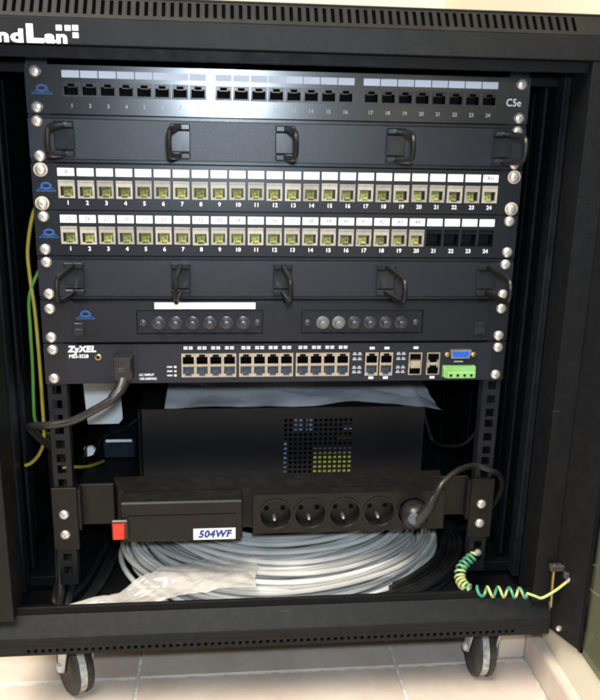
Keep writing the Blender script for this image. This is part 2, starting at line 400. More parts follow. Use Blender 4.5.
# posts, with inner return flanges
for s in (-1, 1):
    mb = MB()
    mb.box(s*277, s*300, -59, -57, -550, 12.2, .4).box(s*277, s*279, -56.8, -18, -550, 12.2).box(s*279.2, s*284, -20, -18, -550, 12.2)
    mb.box(s*298, s*299.9, -56.8, -30, -550, 12.2)
    post = obj('post', mb, 'frame_paint', cab)
    mb = MB().box(s*281, s*284, 10, 30, -560, 8, .5).box(s*284.2, s*288, 10, 12, -560, 8).box(s*284.2, s*288, 28, 30, -560, 8)
    mb.box(s*283, s*286, 62, 76, -560, 8, .5)
    obj('upright', mb, 'rail_paint', cab)
    mb = MB().box(s*291, s*293, -40, 538, -572, 20)
    for k in range(3): mb.box(s*289, s*290.9, 110+130*k, 150+130*k, -540, -10, .6)
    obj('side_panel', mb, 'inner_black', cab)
    # mounting rail with square holes
    zs = []
    for u in range(12):
        for d in (6.35, 22.2, 38.1): zs.append(-u*U-d)
    hx = s*231.2
    holes_r = [(hx-4.6, hx+4.6, z-4.6, z+4.6) for z in zs]
    mb = MB().plate(min(s*221, s*240.5), max(s*221, s*240.5), -545, 6, .3, 2.2, holes_r)
    mb.box(s*238.6, s*240.5, 2.4, 34, -545, 6).box(s*221, s*222.9, 2.4, 14, -545, 6)
    rail = obj('mounting_rail', mb, 'rail_paint', cab)
    if s == 1:
        mbx = MB().box(s*231.4-9, s*231.4+9, 9, 11, -545, 6)
    mb = MB().plate(min(s*221, s*240.5), max(s*221, s*240.5), -545, 6, 450, 452, holes_r)
    mb.box(s*238.6, s*240.5, 420, 449.8, -545, 6)
    obj('mounting_rail', mb, 'rail_paint', cab)
    for z in (6, -556): obj('rail_bracket', MB().box(s*241, s*288, 36, 48, z-12, z, .5), 'inner_black', cab)
obj('roof', MB().box(-300, 300, -46, 540, 52, 54, .5), 'frame_paint', cab)
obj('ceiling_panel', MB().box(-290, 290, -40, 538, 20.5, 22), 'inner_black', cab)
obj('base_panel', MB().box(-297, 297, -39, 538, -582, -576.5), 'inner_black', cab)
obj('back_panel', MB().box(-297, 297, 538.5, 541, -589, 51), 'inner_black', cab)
for s in (-1, 1):
    obj('outer_panel', MB().box(s*297.5, s*299.5, -29, 538, -586, 51), 'frame_paint', cab)
# a latch plate on the right-hand inner side
obj('side_latch', MB().box(286, 290.8, -44, -32, -280, -225, 1).box(284.6, 285.9, -40, -36, -268, -240, .4), 'rail_paint', cab)
# casters
def caster(x, y, ang):
    c = math.cos(ang); sn = math.sin(ang)
    rt = lambda p: (p[0]*c-p[1]*sn, p[0]*sn+p[1]*c, p[2])
    mb = MB().box(-22, 22, -14, 30, 100, 102.5, .6).lathe([(15, 88), (17, 92), (17, 99.9)], 'z', n=20)
    cs = obj('caster', mb, 'zinc', cab, (x, y, FLOOR), SM)
    mb = MB(); R_ = 34.
    for sx in (-1, 1):
        mb.hull([(sx*w_, yy, zz) for w_ in (15.2, 16.8) for yy, zz in ((-14, 88), (18, 88), (26, 34), (22, 29), (14, 29), (8, 34))])
        mb.lathe([(5.5, sx*16.85), (5.5, sx*19), (3.5, sx*20.5)], 'x', (0, 18, 34), n=10)
    mb.box(-16.8, 16.8, -14, 18, 86, 87.9)
    mb.v = [rt(p) for p in mb.v]
    obj('fork', mb, 'zinc', cs, (x, y, FLOOR), SM)
    prof = [(8, -13), (29, -13), (32.5, -10.5), (34, -5.4), (31.6, -4.2), (31.6, 4.2), (34, 5.4), (32.5, 10.5), (29, 13), (8, 13)]
    mb = MB().lathe(prof, 'x', (0, 18, 34.2), n=36)
    mb.v = [rt(p) for p in mb.v]
    wh = obj('wheel', mb, 'wheel_rubber', cs, (x, y, FLOOR), SM)
    mb = MB().lathe([(32.2, -3.9), (32.6, 0), (32.2, 3.9)], 'x', (0, 18, 34.2), n=36)
    mb.v = [rt(p) for p in mb.v]
    obj('tread_band', mb, 'tread_grey', wh, (x, y, FLOOR), SM)
caster(-222, -16, math.radians(28)); caster(243, -20, math.radians(-4)); caster(-235, 480, .4); caster(240, 480, 2.2)
# open glass door, hinged on the right-hand post
door = obj('door', MB().hull([(300.1, -57, -584), (302.5, -57, -584), (316, -98, -584), (319, -98, -584), (300.1, -57, 30), (302.5, -57, 30), (316, -98, 30), (319, -98, 30)])
           .box(315.6, 319, -99, -104, -584, 30), 'frame_paint', cab)
obj('glass', MB().box(316.4, 320.4, -640, -104.2, -583, 29), 'smoked_glass', door)
mb = MB().box(315.6, 319, -680, -640.2, -584, 30, .5)
obj('stile', mb, 'frame_paint', door)
obj('lock', MB().lathe([(9, 315.5), (9, 311), (7, 309)], 'x', (0, -660, -270), 16), 'screw_steel', door, smooth=SM)
mb = MB().lathe([(4.6, 0), (4.6, -1.2), (3, -2.6)], 'y', (0, 0, 0), 12)
# hinge with its brass pin
hg = obj('hinge', MB().box(290, 306, -69, -62, -507, -500, .8).box(303, 312, -76, -70, -512, -505, .8), 'hinge_steel', cab)
obj('hinge_pin', MB().tube([(294.5, -66, -499), (294.5, -66.5, -520), (296, -66.5, -551)], 1.7, 8), 'brass', hg, smooth=SM)
obj('hinge_screw', MB().lathe([(3.4, 0), (3.2, -1.4), (1.8, -2.2)], 'y', (0, 0, 0), 12), 'screw_steel', cab, (304.5, -73.5, -574), SM)

# ================================================================= shared small parts
def screw_mesh(washer=False):
    mb = MB().lathe([(5.4, 0), (5.4, -1.0), (4.8, -2.4), (3.2, -3.3), (1.2, -3.6)], 'y', n=18, mi=0)
    for a in (.5, .5+math.pi/2):
        c, s_ = math.cos(a), math.sin(a); h = 2.3; t = .45
        P4 = [(h*c-t*s_, h*s_+t*c), (-h*c-t*s_, -h*s_+t*c), (-h*c+t*s_, -h*s_-t*c), (h*c+t*s_, h*s_-t*c)]
        mb.prism(P4, -3.75, -3.0, mi=1)
    if washer: mb.lathe([(6.7, .1), (6.7, -.7), (5.9, -.9)], 'y', n=18, mi=2)
    return mb.mesh('screw', ['screw_steel', 'screw_shadow', 'washer_tan'], SM)
SCREW = screw_mesh(); SCREW_W = screw_mesh(True)
def screws(parent, u, y=-3, tan=False, dz=(6.35, 38.1), xs=(-232.55, 232.55)):
    for x in xs:
        for d in dz:
            o = link('screw', SCREW_W if tan else SCREW, parent, (x+random.uniform(-.6, .6), y, -u*U-d))
            o.rotation_euler.y = random.uniform(0, 3)
def logo(parent, x, z, y, mname='logo_blue', k=1.):
    mb = MB(); n = 28
    def ring(rx, rz, rx2, rz2, cx, cz, a0, a1):
        for i in range(n):
            t0, t1 = a0+(a1-a0)*i/n, a0+(a1-a0)*(i+1)/n
            q = [(cx+k*rx*math.cos(t0), cz+k*rz*math.sin(t0)), (cx+k*rx*math.cos(t1), cz+k*rz*math.sin(t1)), (cx+k*rx2*math.cos(t1), cz+k*rz2*math.sin(t1)), (cx+k*rx2*math.cos(t0), cz+k*rz2*math.sin(t0))]
            mb.add([(a, -.2, b) for a, b in q], [(0, 1, 2, 3)])
    ring(5.4, 3.7, 3.2, 1.6, 0, .7, 0, 2*math.pi)
    for sg in (-1, 1): mb.add([(sg*8.6*k, -.2, -2.5*k), (sg*4.6*k, -.2, -.9*k), (sg*3.9*k, -.2, -1.9*k), (sg*5.6*k, -.2, -2.5*k)], [(0, 1, 2, 3)])
    obj('logo', mb, mname, parent, (x, y, z))
    mb = MB()
    for q in range(9): mb.box((-9.4+q*2.1)*k, (-9.4+q*2.1+1.6)*k, -.2, -.05, -4.7*k, (-3.3-.35*(q % 3 == 1))*k)
    obj('logo', mb, mname, parent, (x, y, z))

# RJ45 opening used by the patch panels and the switch
def rj45_mesh(name, w, h, frame, depth, mats, border=1.2, tab_up=True):
    mb = MB(); ox = w/2-border; z0, z1 = (-h/2+border, h/2-border-2.2)
    tb0, tb1 = z1, h/2-border*.8
    if not tab_up: z0, z1 = -z1, -z0; tb0, tb1 = -tb1, -tb0
    hs = [(-ox, ox, z0, z1), (-3.2, 3.2, min(tb0, tb1), max(tb0, tb1))]
    mb.plate(-w/2, w/2, -h/2, h/2, -frame, 0, hs, mi=0)
    zb, zt = min(z0, tb0), max(z1, tb1)
    mb.add([(-ox-.3, 0, zb-.3), (ox+.3, 0, zb-.3), (ox+.3, 0, zt+.3), (-ox-.3, 0, zt+.3), (-ox-.3, depth, zb-.3), (ox+.3, depth, zb-.3), (ox+.3, depth, zt+.3), (-ox-.3, depth, zt+.3)],
           [(0, 1, 5, 4), (1, 2, 6, 5), (2, 3, 7, 6), (3, 0, 4, 7), (4, 5, 6, 7)], 1)
    return mb.mesh(name, mats)

# ================================================================= glossy 24-port patch panel (top unit)
pan = thing('patch_panel', 'glossy black patch panel with black ports, topmost unit in the rack, marked C5e', 'patch panel', (0, 0, -U), 'patch panels in the rack')
pw = 16.75; PX = []
for b, x0 in enumerate((-208.3, -67.0, 75.0)):
    for k in range(8): PX.append(x0+pw*(k+.5))
holes = [(PX[i]-pw/2+.35, PX[i]+pw/2-.35, -28.6, -15.2) for i in range(24)]
fp = obj('faceplate', MB().plate(-241.3, 241.3, -U+.5, -.3, -2.4, 0, holes), 'gloss_black', pan)
RJ_A = rj45_mesh('port', pw-.8, 13.2, 1.0, 11, ['black_plastic', 'deep_black'], 1.7)
PINS = MB()
for k in range(8): PINS.box(-4+k*1.1, -3.4+k*1.1, 0, 3, -1.2, -.8)
PINS = PINS.mesh('contacts', 'contact_gold')
LAB_A = MB().box(-7.9, 7.9, -.35, 0, -3.2, 3.2).mesh('label_card', 'label_film')
for i in range(24):
    p_ = link('port', RJ_A, pan, (PX[i], -2.0, -21.9)); link('contacts', PINS, p_, (PX[i], 4, -18.5))
    link('label_card', LAB_A, pan, (PX[i], -2.5, -8.2))
for i in range(24): obj('port_number', text_mb([(str(i+1), PX[i], -2.4, -36.4, 5.0, 1, 0, .012, 'CENTER')]), 'print_grey', pan)
obj('lettering', text_mb([('C5e', 218.0, -2.4, -24.0, 10.0, .92, 0, .004, 'LEFT')]), 'print_white', pan)
logo(pan, -226.5, -22, -2.4)
screws(pan, 0, -2.5)
obj('rear_tray', MB().box(-215, 215, 14, 80, -U+3, -4), 'inner_black', pan)

# ================================================================= cable managers
def d_ring(parent, x, zc, lean):
    cl = obj('clip', MB().box(-9.5, 9.5, -4, 0, -10, 10, .8).box(-9.5, 9.5, -7.5, 0, 10.4, 16.4, 1.).box(-9.5, 9.5, -7.5, 0, -16.4, -10.4, 1.), 'clip_plastic', parent, (x, -2.2, zc))
    r_ = 7; L_ = 66
    pts = [(lean*.05, -5, 13.2), (lean*.3, -24, 12.8), (lean*.75, -54, 11.6), (lean*.95, -63, 9.5), (lean, -L_, 5), (lean, -L_-.5, 0), (lean, -L_, -5), (lean*.95, -63, -9.5), (lean*.75, -54, -11.6), (lean*.3, -24, -12.8), (lean*.05, -5, -13.2)]
    obj('ring', MB().tube(spline(pts, 4), 2.4, 8, flat=1.3), 'ring_plastic', cl, (x, -2.2, zc), SM)
def manager(u, label, xs, leans):
    t = thing('cable_manager', label, 'cable manager', (0, 0, -(u+1)*U), 'cable managers in the rack')
    z1, z0 = -u*U-.4, -(u+1)*U+.5
    mb = MB().box(-241.3, 241.3, -2.2, 0, z0+3.6, z1-3.6)
    obj('faceplate', mb, 'manager_grey', t)
    obj('edge_flange', MB().box(-241.3, 241.3, -1.2, 9, z1-3.3, z1, .3), 'panel_black', t)
    obj('edge_flange', MB().box(-241.3, 241.3, -1.2, 9, z0, z0+3.3, .3), 'panel_black', t)
    for x, l in zip(xs, leans): d_ring(t, x, (z0+z1)/2, l)
    screws(t, u, -2.3)
manager(1, 'grey cable manager with five rings directly below the glossy patch panel', (-208, -100, 0.5, 109, 217), (-3, -7, 5, 3, 0))
manager(4, 'grey cable manager with five rings directly above the fibre tray', (-206, -102, 0, 106, 212), (-5, -2, 3, 6, 3))

# ================================================================= keystone patch panels
def keystone_mesh():
    w, h = 15.6, 17.0; mb = MB()
    ho = [(-5.9, 5.9, -6.4, 2.6), (-3, 3, -7.5, -6.4)]
    mb.plate(-w/2, w/2, -h/2, h/2, -1.1, 1.5, ho, mi=0)
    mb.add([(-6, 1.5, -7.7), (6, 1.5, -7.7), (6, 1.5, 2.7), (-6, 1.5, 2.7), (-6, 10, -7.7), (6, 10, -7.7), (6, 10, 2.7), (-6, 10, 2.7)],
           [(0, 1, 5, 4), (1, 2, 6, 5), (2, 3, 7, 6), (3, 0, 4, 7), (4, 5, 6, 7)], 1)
    mb.box(-w/2, w/2, -1.9, -1.2, h/2-1.2, h/2, mi=0)
    return mb.mesh('keystone_jack', ['jack_cream', 'jack_shade'])
KEY = keystone_mesh()
KB = MB().hull([(-4.7, 9, -7.2), (4.7, 9, -7.2), (4.7, 9, 1.0), (-4.7, 9, 1.0), (-3.6, 5.0, -7), (3.6, 5.0, -7), (3.4, 7.0, -.6), (-3.4, 7.0, -.6), (0, 4.4, -4)])
for k in range(8): KB.box(-3.9+k*1.05, -3.4+k*1.05, 4.4, 8, -.2, .2, mi=1)
KB = KB.mesh('contact_block', ['jack_green', 'contact_gold'])
LAB_K = MB().box(-7.9, 7.9, -.35, 0, -3.7, 3.7).mesh('label_card', 'paper_label')
EMPTY = MB().add([(-7.4, 0, -8), (7.4, 0, -8), (7.4, 0, 8), (-7.4, 0, 8), (-7.4, 14, -8), (7.4, 14, -8), (7.4, 14, 8), (-7.4, 14, 8)],
                 [(0, 1, 5, 4), (1, 2, 6, 5), (2, 3, 7, 6), (3, 0, 4, 7), (4, 5, 6, 7)]).box(-7.4, 7.4, .5, 3, 4, 7.6).mesh('blank_opening', 'inner_black')
def keystone_panel(u, label, filled, marks, tan):
    t = thing('patch_panel', label, 'patch panel', (0, 0, -(u+1)*U), 'patch panels in the rack')
    zt = -u*U; pit_ = 18.18; X = [(i-11.5)*pit_ for i in range(24)]; zc = zt-24.2
    holes = [(x-7.75, x+7.75, zc-8.4, zc+8.4) for x in X]
    obj('faceplate', MB().plate(-241.3, 241.3, zt-U+.5, zt-.4, -2.4, 0, holes), 'panel_black', t)
    for i, x in enumerate(X):
        if i < filled:
            j = link('keystone_jack', KEY, t, (x+random.uniform(-.15, .15), -2.3+random.uniform(-.5, .3), zc+random.uniform(-.3, .3))); j.rotation_euler.y = random.uniform(-.012, .012); link('contact_block', KB, j, (x, -2.3, zc))
        else:
            link('blank_opening', EMPTY, t, (x, -1.8, zc))
        lc = link('label_card', LAB_K, t, (x, -2.5, zt-8.2))
        if marks[i]:
            obj('handwriting', text_mb([(marks[i], 0, -.35, 0, 6.0, .95, .1, .0, 'CENTER')], .06), 'ink_grey', lc, (x, -2.5, zt-8.2))
    for i, x in enumerate(X): obj('port_number', text_mb([(str(i+1), x+.6, -2.4, zt-37.4, 5.6, 1, 0, .02, 'CENTER')]), 'print_white', t)
    logo(t, -228.3, zt-22.2, -2.4)
    screws(t, u, -2.5, tan)
    obj('rear_tray', MB().box(-225, 225, 16, 70, zt-U+3, zt-4), 'inner_black', t)
keystone_panel(2, 'patch panel with all 24 cream jacks fitted and mostly blank white labels', 24, ['A']+['']*22+['Rtr'], True)
keystone_panel(3, 'patch panel with twenty cream jacks, four empty openings and handwritten labels', 20, [str(25+i) for i in range(20)]+['']*4, False)

# ================================================================= fibre tray
u = 5; zt = -u*U
t = thing('fibre_tray', 'black fibre patch tray with round capped adapters above the network switch', 'fibre tray', (0, 0, zt-U))
obj('ear_plate', MB().box(-241.3, 241.3, -1.8, 0, zt-U+.6, zt-.6), 'panel_black', t)
holes = [(-147, -19.5, zt-34.6, zt-9.6), (20, 148, zt-34.6, zt-9.6)]
mb = MB().plate(-210, 217.5, zt-42.6, zt-2.2, -6, -2, holes)
obj('body', mb, 'tray_black', t)
obj('box', MB().box(-208, 215, .5, 240, zt-U+2.4, zt-2.6), 'tray_black', t)
CAP = MB().lathe([(5.2, 0), (5.2, -3), (4.4, -3.4), (4.6, -9), (4.2, -10.4), (2.5, -11)], 'y', n=16)
CAPG = CAP.mesh('dust_cap', 'cap_grey', SM); CAPW = CAP.mesh('dust_cap', 'cap_white', SM)
NUT = MB().lathe([(3.4, 0), (3.4, -2.4), (2.2, -3.2)], 'y', n=12).mesh('plate_screw', 'cap_grey', SM)
for g, (a, b, k0, k1, s0, s1) in enumerate(((-146.6, -19.9, -125.5, -39.5, -140.5, -25), (20.4, 147.6, 42.5, 125, 26.5, 140.3))):
    pl = obj('adapter_plate', MB().box(a, b, -4.6, -2.2, zt-34.2, zt-10, .4), 'tray_black', t)
    for k in range(6):
        x = k0+(k1-k0)*k/5
        link('dust_cap', CAPG if (g == 1 and k > 1) else CAPW if g == 1 else CAPG, pl, (x, -4.6, zt-23))
        obj('collar', MB().lathe([(6.8, 0), (6.8, -1.4), (5.3, -1.8)], 'y', n=18), 'cap_white' if (g == 1 and k < 2) else 'cap_grey', pl, (x, -4.6, zt-23), SM)
    for x in (s0, s1): link('plate_screw', NUT, pl, (x, -4.6, zt-22.5))
ls = obj('label_strip', MB().box(-50.7, 50.7, -.35, 0, -3.3, 3.3), 'paper_label', t, (-78, -6.1, zt-5.0))
for x in (-203.5, 209): obj('latch', MB().box(-5, 5, -2, 0, -7, 7, .6).box(-3.6, 3.6, -2.8, -2, -5.5, 1, .3), 'clip_plastic', t, (x, -6, zt-29.5))
logo(t, -197, zt-14, -6.1)
screws(t, u, -2, dz=(9, 38.4))

# ================================================================= network switch
u = 6; zt = -u*U
t = thing('network_switch', 'dark grey network switch with two rows of ports, a blue socket and a green connector', 'network switch', (0, 0, zt-U))
zc = zt-23.2
def colx(c): return -103.0+14.1*c+(2.9 if c > 3 else 0)+(2.9 if c > 7 else 0)
cols = [colx(c)+7.0 for c in range(12)]; combo = [95.9, 111.6]
holes = [(cols[0]-7.1, cols[3]+7.1, zc-13.4, zc+12.2), (cols[4]-7.1, cols[7]+7.1, zc-13.4, zc+12.2), (cols[8]-7.1, cols[11]+7.1, zc-13.4, zc+12.2), (88, 119.5, zc-13.4, zc+12.2),
         (135.6, 150, zc-13.2, zc+11.6), (155, 169.6, zc-13.2, zc+11.6)]
obj('faceplate', MB().plate(-219, 226, zt-42.8, zt-1.2, -4, -1.9, holes), 'switch_grey', t)
for ea in ((-241.3, -208), (214, 241.3)): obj('ear_plate', MB().box(ea[0], ea[1], -1.7, 0, zt-U+.8, zt-.8), 'panel_black', t)
obj('case', MB().box(-218.5, 218.5, 14, 240, zt-42.6, zt-1.4).box(-218.5, 218.5, -1.8, 13.8, zt-2.6, zt-1.5).box(-218.5, 218.5, -1.8, 13.8, zt-42.6, zt-41.6), 'switch_grey', t)
SW_T = rj45_mesh('ethernet_port', 14.0, 12.7, .5, 10, ['cage_metal', 'deep_black'], 1.25, True)
SW_B = rj45_mesh('ethernet_port', 14.0, 12.7, .5, 10, ['cage_metal', 'port_grey'], 1.25, False)
LED = MB().box(-2.3, -.4, -.2, 0, -.9, .9).box(.4, 2.3, -.2, 0, -.9, .9)
LED2 = MB().box(-4.6, -.6, -.2, 0, .35, 1.5).box(.6, 4.6, -.2, 0, .35, 1.5).box(-4.6, -.6, -.2, 0, -1.5, -.35).box(.6, 4.6, -.2, 0, -1.5, -.35)
LEDM = LED.mesh('indicator', 'led_white'); LED2M = LED2.mesh('indicator', 'led_white')
for c, x in enumerate(cols+combo):
    p1 = link('ethernet_port', SW_T, t, (x, -4.0, zc+5.5)); link('contacts', PINS, p1, (x, 3, zc+7.5))
    p2 = link('ethernet_port', SW_B, t, (x, -4.0, zc-7.3)); link('contacts', PINS, p2, (x, 3, zc-6))
    if c < 12: link('indicator', LED2M, t, (x, -4.05, zt-5.4))
    else:
        for z in (zt-6.6, zt-39.3):
            obj('indicator', MB().box(-2.6, 2.6, -.2, 0, -1.3, 1.3), 'led_white', t, (x, -4.05, z))
for k, z in enumerate((-13.0, -16.4, -27.0, -31.5)):
    pass
for xx in (75.5, 122.5):
    mb = MB()
    for r_ in (-13.5, -19, -28.5, -33.5):
        for q in range(2):
            mb.box(xx+q*5.4, xx+q*5.4+4.2, -4.2, -4.05, zt+r_-.6, zt+r_+.6); mb.box(xx+q*5.4+.6, xx+q*5.4+3.4, -4.2, -4.05, zt+r_+1.2, zt+r_+2.2)
    obj('printed_legend', mb, 'print_grey', t)
mb = MB()
for r_ in (-25.6, -30.2, -34.8):
    mb.box(-118, -112.5, -4.2, -4.05, zt+r_-.8, zt+r_+.8)
obj('printed_legend', mb, 'print_grey', t)
for k, r_ in enumerate((-25.6, -30.2, -34.8)):
    obj('indicator', MB().box(-1.2, 1.2, -.3, 0, -1, 1), ['led_white', 'jack_green', 'led_white'][k], t, (-109.5, -4.05, zt+r_))
for k, x in enumerate((142.8, 162.3)):
    mb = MB().plate(-7.1, 7.1, -12.3, 12.3, -.8, 0, [(-5.9, 5.9, 1.2, 11), (-5.9, 5.9, -11.4, -2)])
    sf = obj('module_slot', mb, 'sfp_steel', t, (x, -4.0, zc-.8))
    obj('slot_cavity', MB().box(-7, 7, 6, 16, -12.3, 12.3).box(-5.8, 5.8, -.2, 5, -2, 1), 'deep_black', sf, (x, -4, zc-.8))
    if k == 0: obj('latch', MB().box(-5.6, 5.6, -3, -.9, -4.5, 2.6, .5).box(-5.6, 5.6, -3, 4, 3.0, 4, .2), 'sfp_steel', sf, (x, -4, zc-.8))
    else: obj('latch', MB().box(-4.8, 4.8, -2, -.9, -1.6, 1.4, .4).box(-5.6, -4, -1.2, 2, -4, 4).box(4, 5.6, -1.2, 2, -4, 4), 'sfp_steel', sf, (x, -4, zc-.8))
    obj('indicator', MB().box(-2.6, 2.6, -.2, 0, -1.3, 1.3), 'led_white', t, (x, -4.05, zt-6.4 if k == 0 else zt-39.4))
vg = obj('serial_socket', MB().prism([(-11.4, 4.6), (11.4, 4.6), (9.6, -4.6), (-9.6, -4.6)], -4.5, -.2), 'sfp_steel', t, (190.6, -4, zt-12.8))
obj('insert', MB().prism([(-9.6, 3.3), (9.6, 3.3), (8.2, -3.3), (-8.2, -3.3)], -5.6, -4.6), 'vga_blue', vg, (190.6, -4, zt-12.8))
PIN = MB()
for r_, nn in ((1.4, 5), (-1.4, 4)):
    for k in range(nn): PIN.box((k-(nn-1)/2)*3-.45, (k-(nn-1)/2)*3+.45, -5.75, -5.61, r_-.45, r_+.45)
obj('pins', PIN, 'deep_black', vg, (190.6, -4, zt-12.8))
for x in (-14.2, 14.2): obj('nut', MB().lathe([(2.8, 0), (2.8, -4), (1.2, -4.6)], 'y', n=6), 'brass', vg, (190.6+x, -4, zt-13.2))
obj('socket_label', MB().box(-5, 5, -.2, 0, -.7, .7), 'print_grey', t, (190, -4.05, zt-22))
gb = obj('terminal_block', MB().hull([(-17.5, 0, 6.4), (17.5, 0, 6.4), (17.5, 0, -6.4), (-17.5, 0, -6.4), (-15, -6, 6), (17.2, -6, 6), (17.2, -6, -6), (-15, -6, -6), (-17.2, -6, 2.5), (-17.2, -6, -3.5)]), 'green_block', t, (190.4, -4, zt-32.6))
obj('connector_plug', MB().box(-14.5, 16.5, -10, -6.1, -5.4, 1.6, .6), 'green_block', gb, (190.4, -4, zt-32.6))
for k in range(4): obj('terminal_screw', MB().lathe([(1.5, 0), (1.5, -.4)], 'y', n=8), 'deep_black', gb, (190.4-10.5+k*7.4, -14.05, zt-34.5))
obj('lettering', text_mb([('ZyXEL', -216.4, -4, zt-6.2, 8.6, 1.06, .12, .05, 'LEFT')]), 'print_white', t)
obj('lettering', text_mb([('MES-3528', -216.0, -4, zt-13.6, 5.2, .92, 0, .02, 'LEFT')]), 'print_white', t)
obj('lettering', text_mb([('AC INPUT', -146.6, -4, zt-34.0, 3.4, 1, 0, .02, 'LEFT'), ('100-240VAC', -146.6, -4, zt-38.2, 3.4, 1, 0, .02, 'LEFT')]), 'print_white', t)
er = obj('earth_screw', MB().lathe([(3.4, 0), (3.4, -1.2), (2.6, -1.6)], 'y', n=14), 'brass', t, (-186.9, -4, zt-14.4), SM)
obj('screw_head', MB().lathe([(1.7, -1.6), (1.7, -2.4), (.8, -2.7)], 'y', n=10), 'deep_black', er, (-186.9, -4, zt-14.4), SM)
obj('power_inlet', MB().plate(-12.6, 12.6, -16.5, 16.5, -.8, 0, [(-10.6, 10.6, -14, 14)]), 'black_plastic', t, (-161.4, -4.0, zt-22.4))
screws(t, u, -1.8, dz=(7, 37.6))

# power plug and cord of the switch
pc = thing('mains_lead', 'black power cord plugged into the front of the network switch', 'power cord', (-161, -8, zt-22))
zq = zt-22
obj('plug', MB().hull([(x, y, z) for x, y, z in ((-9.6, 3, 11), (9.6, 3, 11), (9.6, 3, -13), (-9.6, 3, -13), (-8, -15, 9.5), (8, -15, 9.5), (8, -15, -12), (-8, -15, -12), (-9.2, -11, 10.8), (9.2, -11, 10.8), (9.2, -11, -12.8), (-9.2, -11, -12.8))]), 'black_plastic', pc, (-161, -8, zq))
obj('plug_mark', MB().box(-3, 3, -.3, 0, -2.4, 2.4, .1), 'cap_grey', pc, (-162.5, -23.1, zq-1))
pts = [(-161, -16, -300), (-163, -24, -308), (-172, -30, -318), (-190, -31, -329), (-212, -28, -341), (-236, -24, -347), (-254, -12, -352), (-262, 4, -360), (-258, 22, -378), (-246, 40, -402), (-238, 70, -440), (-236, 120, -500), (-230, 200, -560)]
obj('cord', MB().tube(spline(pts, 8), 4.2, 10), 'cord_black', pc, smooth=SM)
obj('strain_relief', MB().tube(spline(pts[:3], 6), [7.5-.22*k for k in range(13)], 10), 'black_plastic', pc, smooth=SM)

# ================================================================= power strip
ps = thing('power_strip', 'dark brown rack power strip with lit red switch and five round sockets', 'power strip', (0, 0, -480))
mb = MB().hull([(-182, 30, -430), (189, 30, -430), (-182, 30, -478), (189, 30, -478), (-173, -4, -431), (182, -4, -431), (-173, -4, -478), (182, -4, -478)])
obj('body', mb, 'strip_brown', ps)
fpnl = obj('front_cover', MB().box(-168, -40.5, -32, -4.2, -477.5, -431.5, 1.6), 'strip_brown', ps)
obj('cover_seam', MB().box(-160, -48, -32.5, -32.05, -446.6, -446.1), 'deep_black', fpnl)
sw = obj('switch_housing', MB().box(-177, -160, -37, -32.1, -471, -449, 1.2), 'black_plastic', ps)
sw = obj('rocker_switch', MB().hull([(-176, -37.2, -469), (-163, -37.2, -469), (-163, -37.2, -452), (-176, -37.2, -452), (-175, -41, -468.5), (-164, -41, -468.5), (-164, -38.5, -460), (-175, -38.5, -460), (-175, -40, -452.5), (-164, -40, -452.5)]), 'red_switch', ps)
lb = obj('rating_label', MB().box(-22.2, 22.2, -.4, 0, -6.4, 6.4), 'paper_label', ps, (-70.4, -32.1, -469.6))
obj('lettering', text_mb([('504WF', 0, -.4, -.2, 11.4, .93, .22, .05, 'CENTER')]), 'ink_blue', lb, (-70.4, -32.1, -469.6))
SX = (-4.5, 33.3, 71.2, 109.6, 146.8); SZ = -456
mb = MB(); NS = 32; edges = [-28.5]+[(SX[i]+SX[i+1])/2 for i in range(4)]+[182]
for i, x in enumerate(SX):
    e0, e1, z0_, z1_ = edges[i], edges[i+1], -478., -432.5; v = []; f = []
    for k in range(NS):
        a_ = 2*math.pi*(k+.5)/NS; c, d = math.cos(a_), math.sin(a_)
        tx = ((e1-x) if c > 0 else (e0-x))/c; tz = ((z1_-SZ) if d > 0 else (z0_-SZ))/d; tt = min(tx, tz)
        v += [(x+tt*c, -19, SZ+tt*d), (x+17.6*c, -19, SZ+17.6*d), (x+16.6*c, -17.8, SZ+16.6*d), (x+16*c, -6.6, SZ+16*d)]
    for k in range(NS):
        p0, p1 = 4*k, 4*((k+1) % NS)
        f += [(p0, p1, p1+1, p0+1), (p0+1, p1+1, p1+2, p0+2), (p0+2, p1+2, p1+3, p0+3)]
        q0, q1 = v[p0], v[p1]          # fill the square corner between two rays
        if abs(q0[0]-q1[0]) > 1e-3 and abs(q0[2]-q1[2]) > 1e-3:
            cx_ = e1 if max(q0[0], q1[0]) > e1-1e-3 else e0; cz_ = z1_ if max(q0[2], q1[2]) > z1_-1e-3 else z0_
            v.append((cx_, -19, cz_)); f.append((p0, len(v)-1, p1))
    mb.add(v, f)
mb.box(-28.5, 182, -18.9, -4.3, -478.4, -478.05).box(-28.5, 182, -18.9, -4.3, -432.45, -432.1).box(-28.9, -28.55, -18.9, -4.3, -478, -432.5).box(182.05, 182.4, -18.9, -4.3, -478, -432.5)
obj('socket_panel', mb, 'strip_brown', ps)
def disc_ring(r0, r1, y0, y1, n=28):
    mb = MB(); v = []; f = []
    for k in range(n):
        a = 2*math.pi*k/n; c, s_ = math.cos(a), math.sin(a)
        v += [(r0*c, y0, r0*s_), (r1*c, y0, r1*s_), (r0*c, y1, r0*s_), (r1*c, y1, r1*s_)]
    for k in range(n):
        a, b = 4*k, 4*((k+1) % n)
        f += [(a, b, b+1, a+1), (a+1, b+1, b+3, a+3), (a, a+2, b+2, b)]
    return mb.add(v, f)
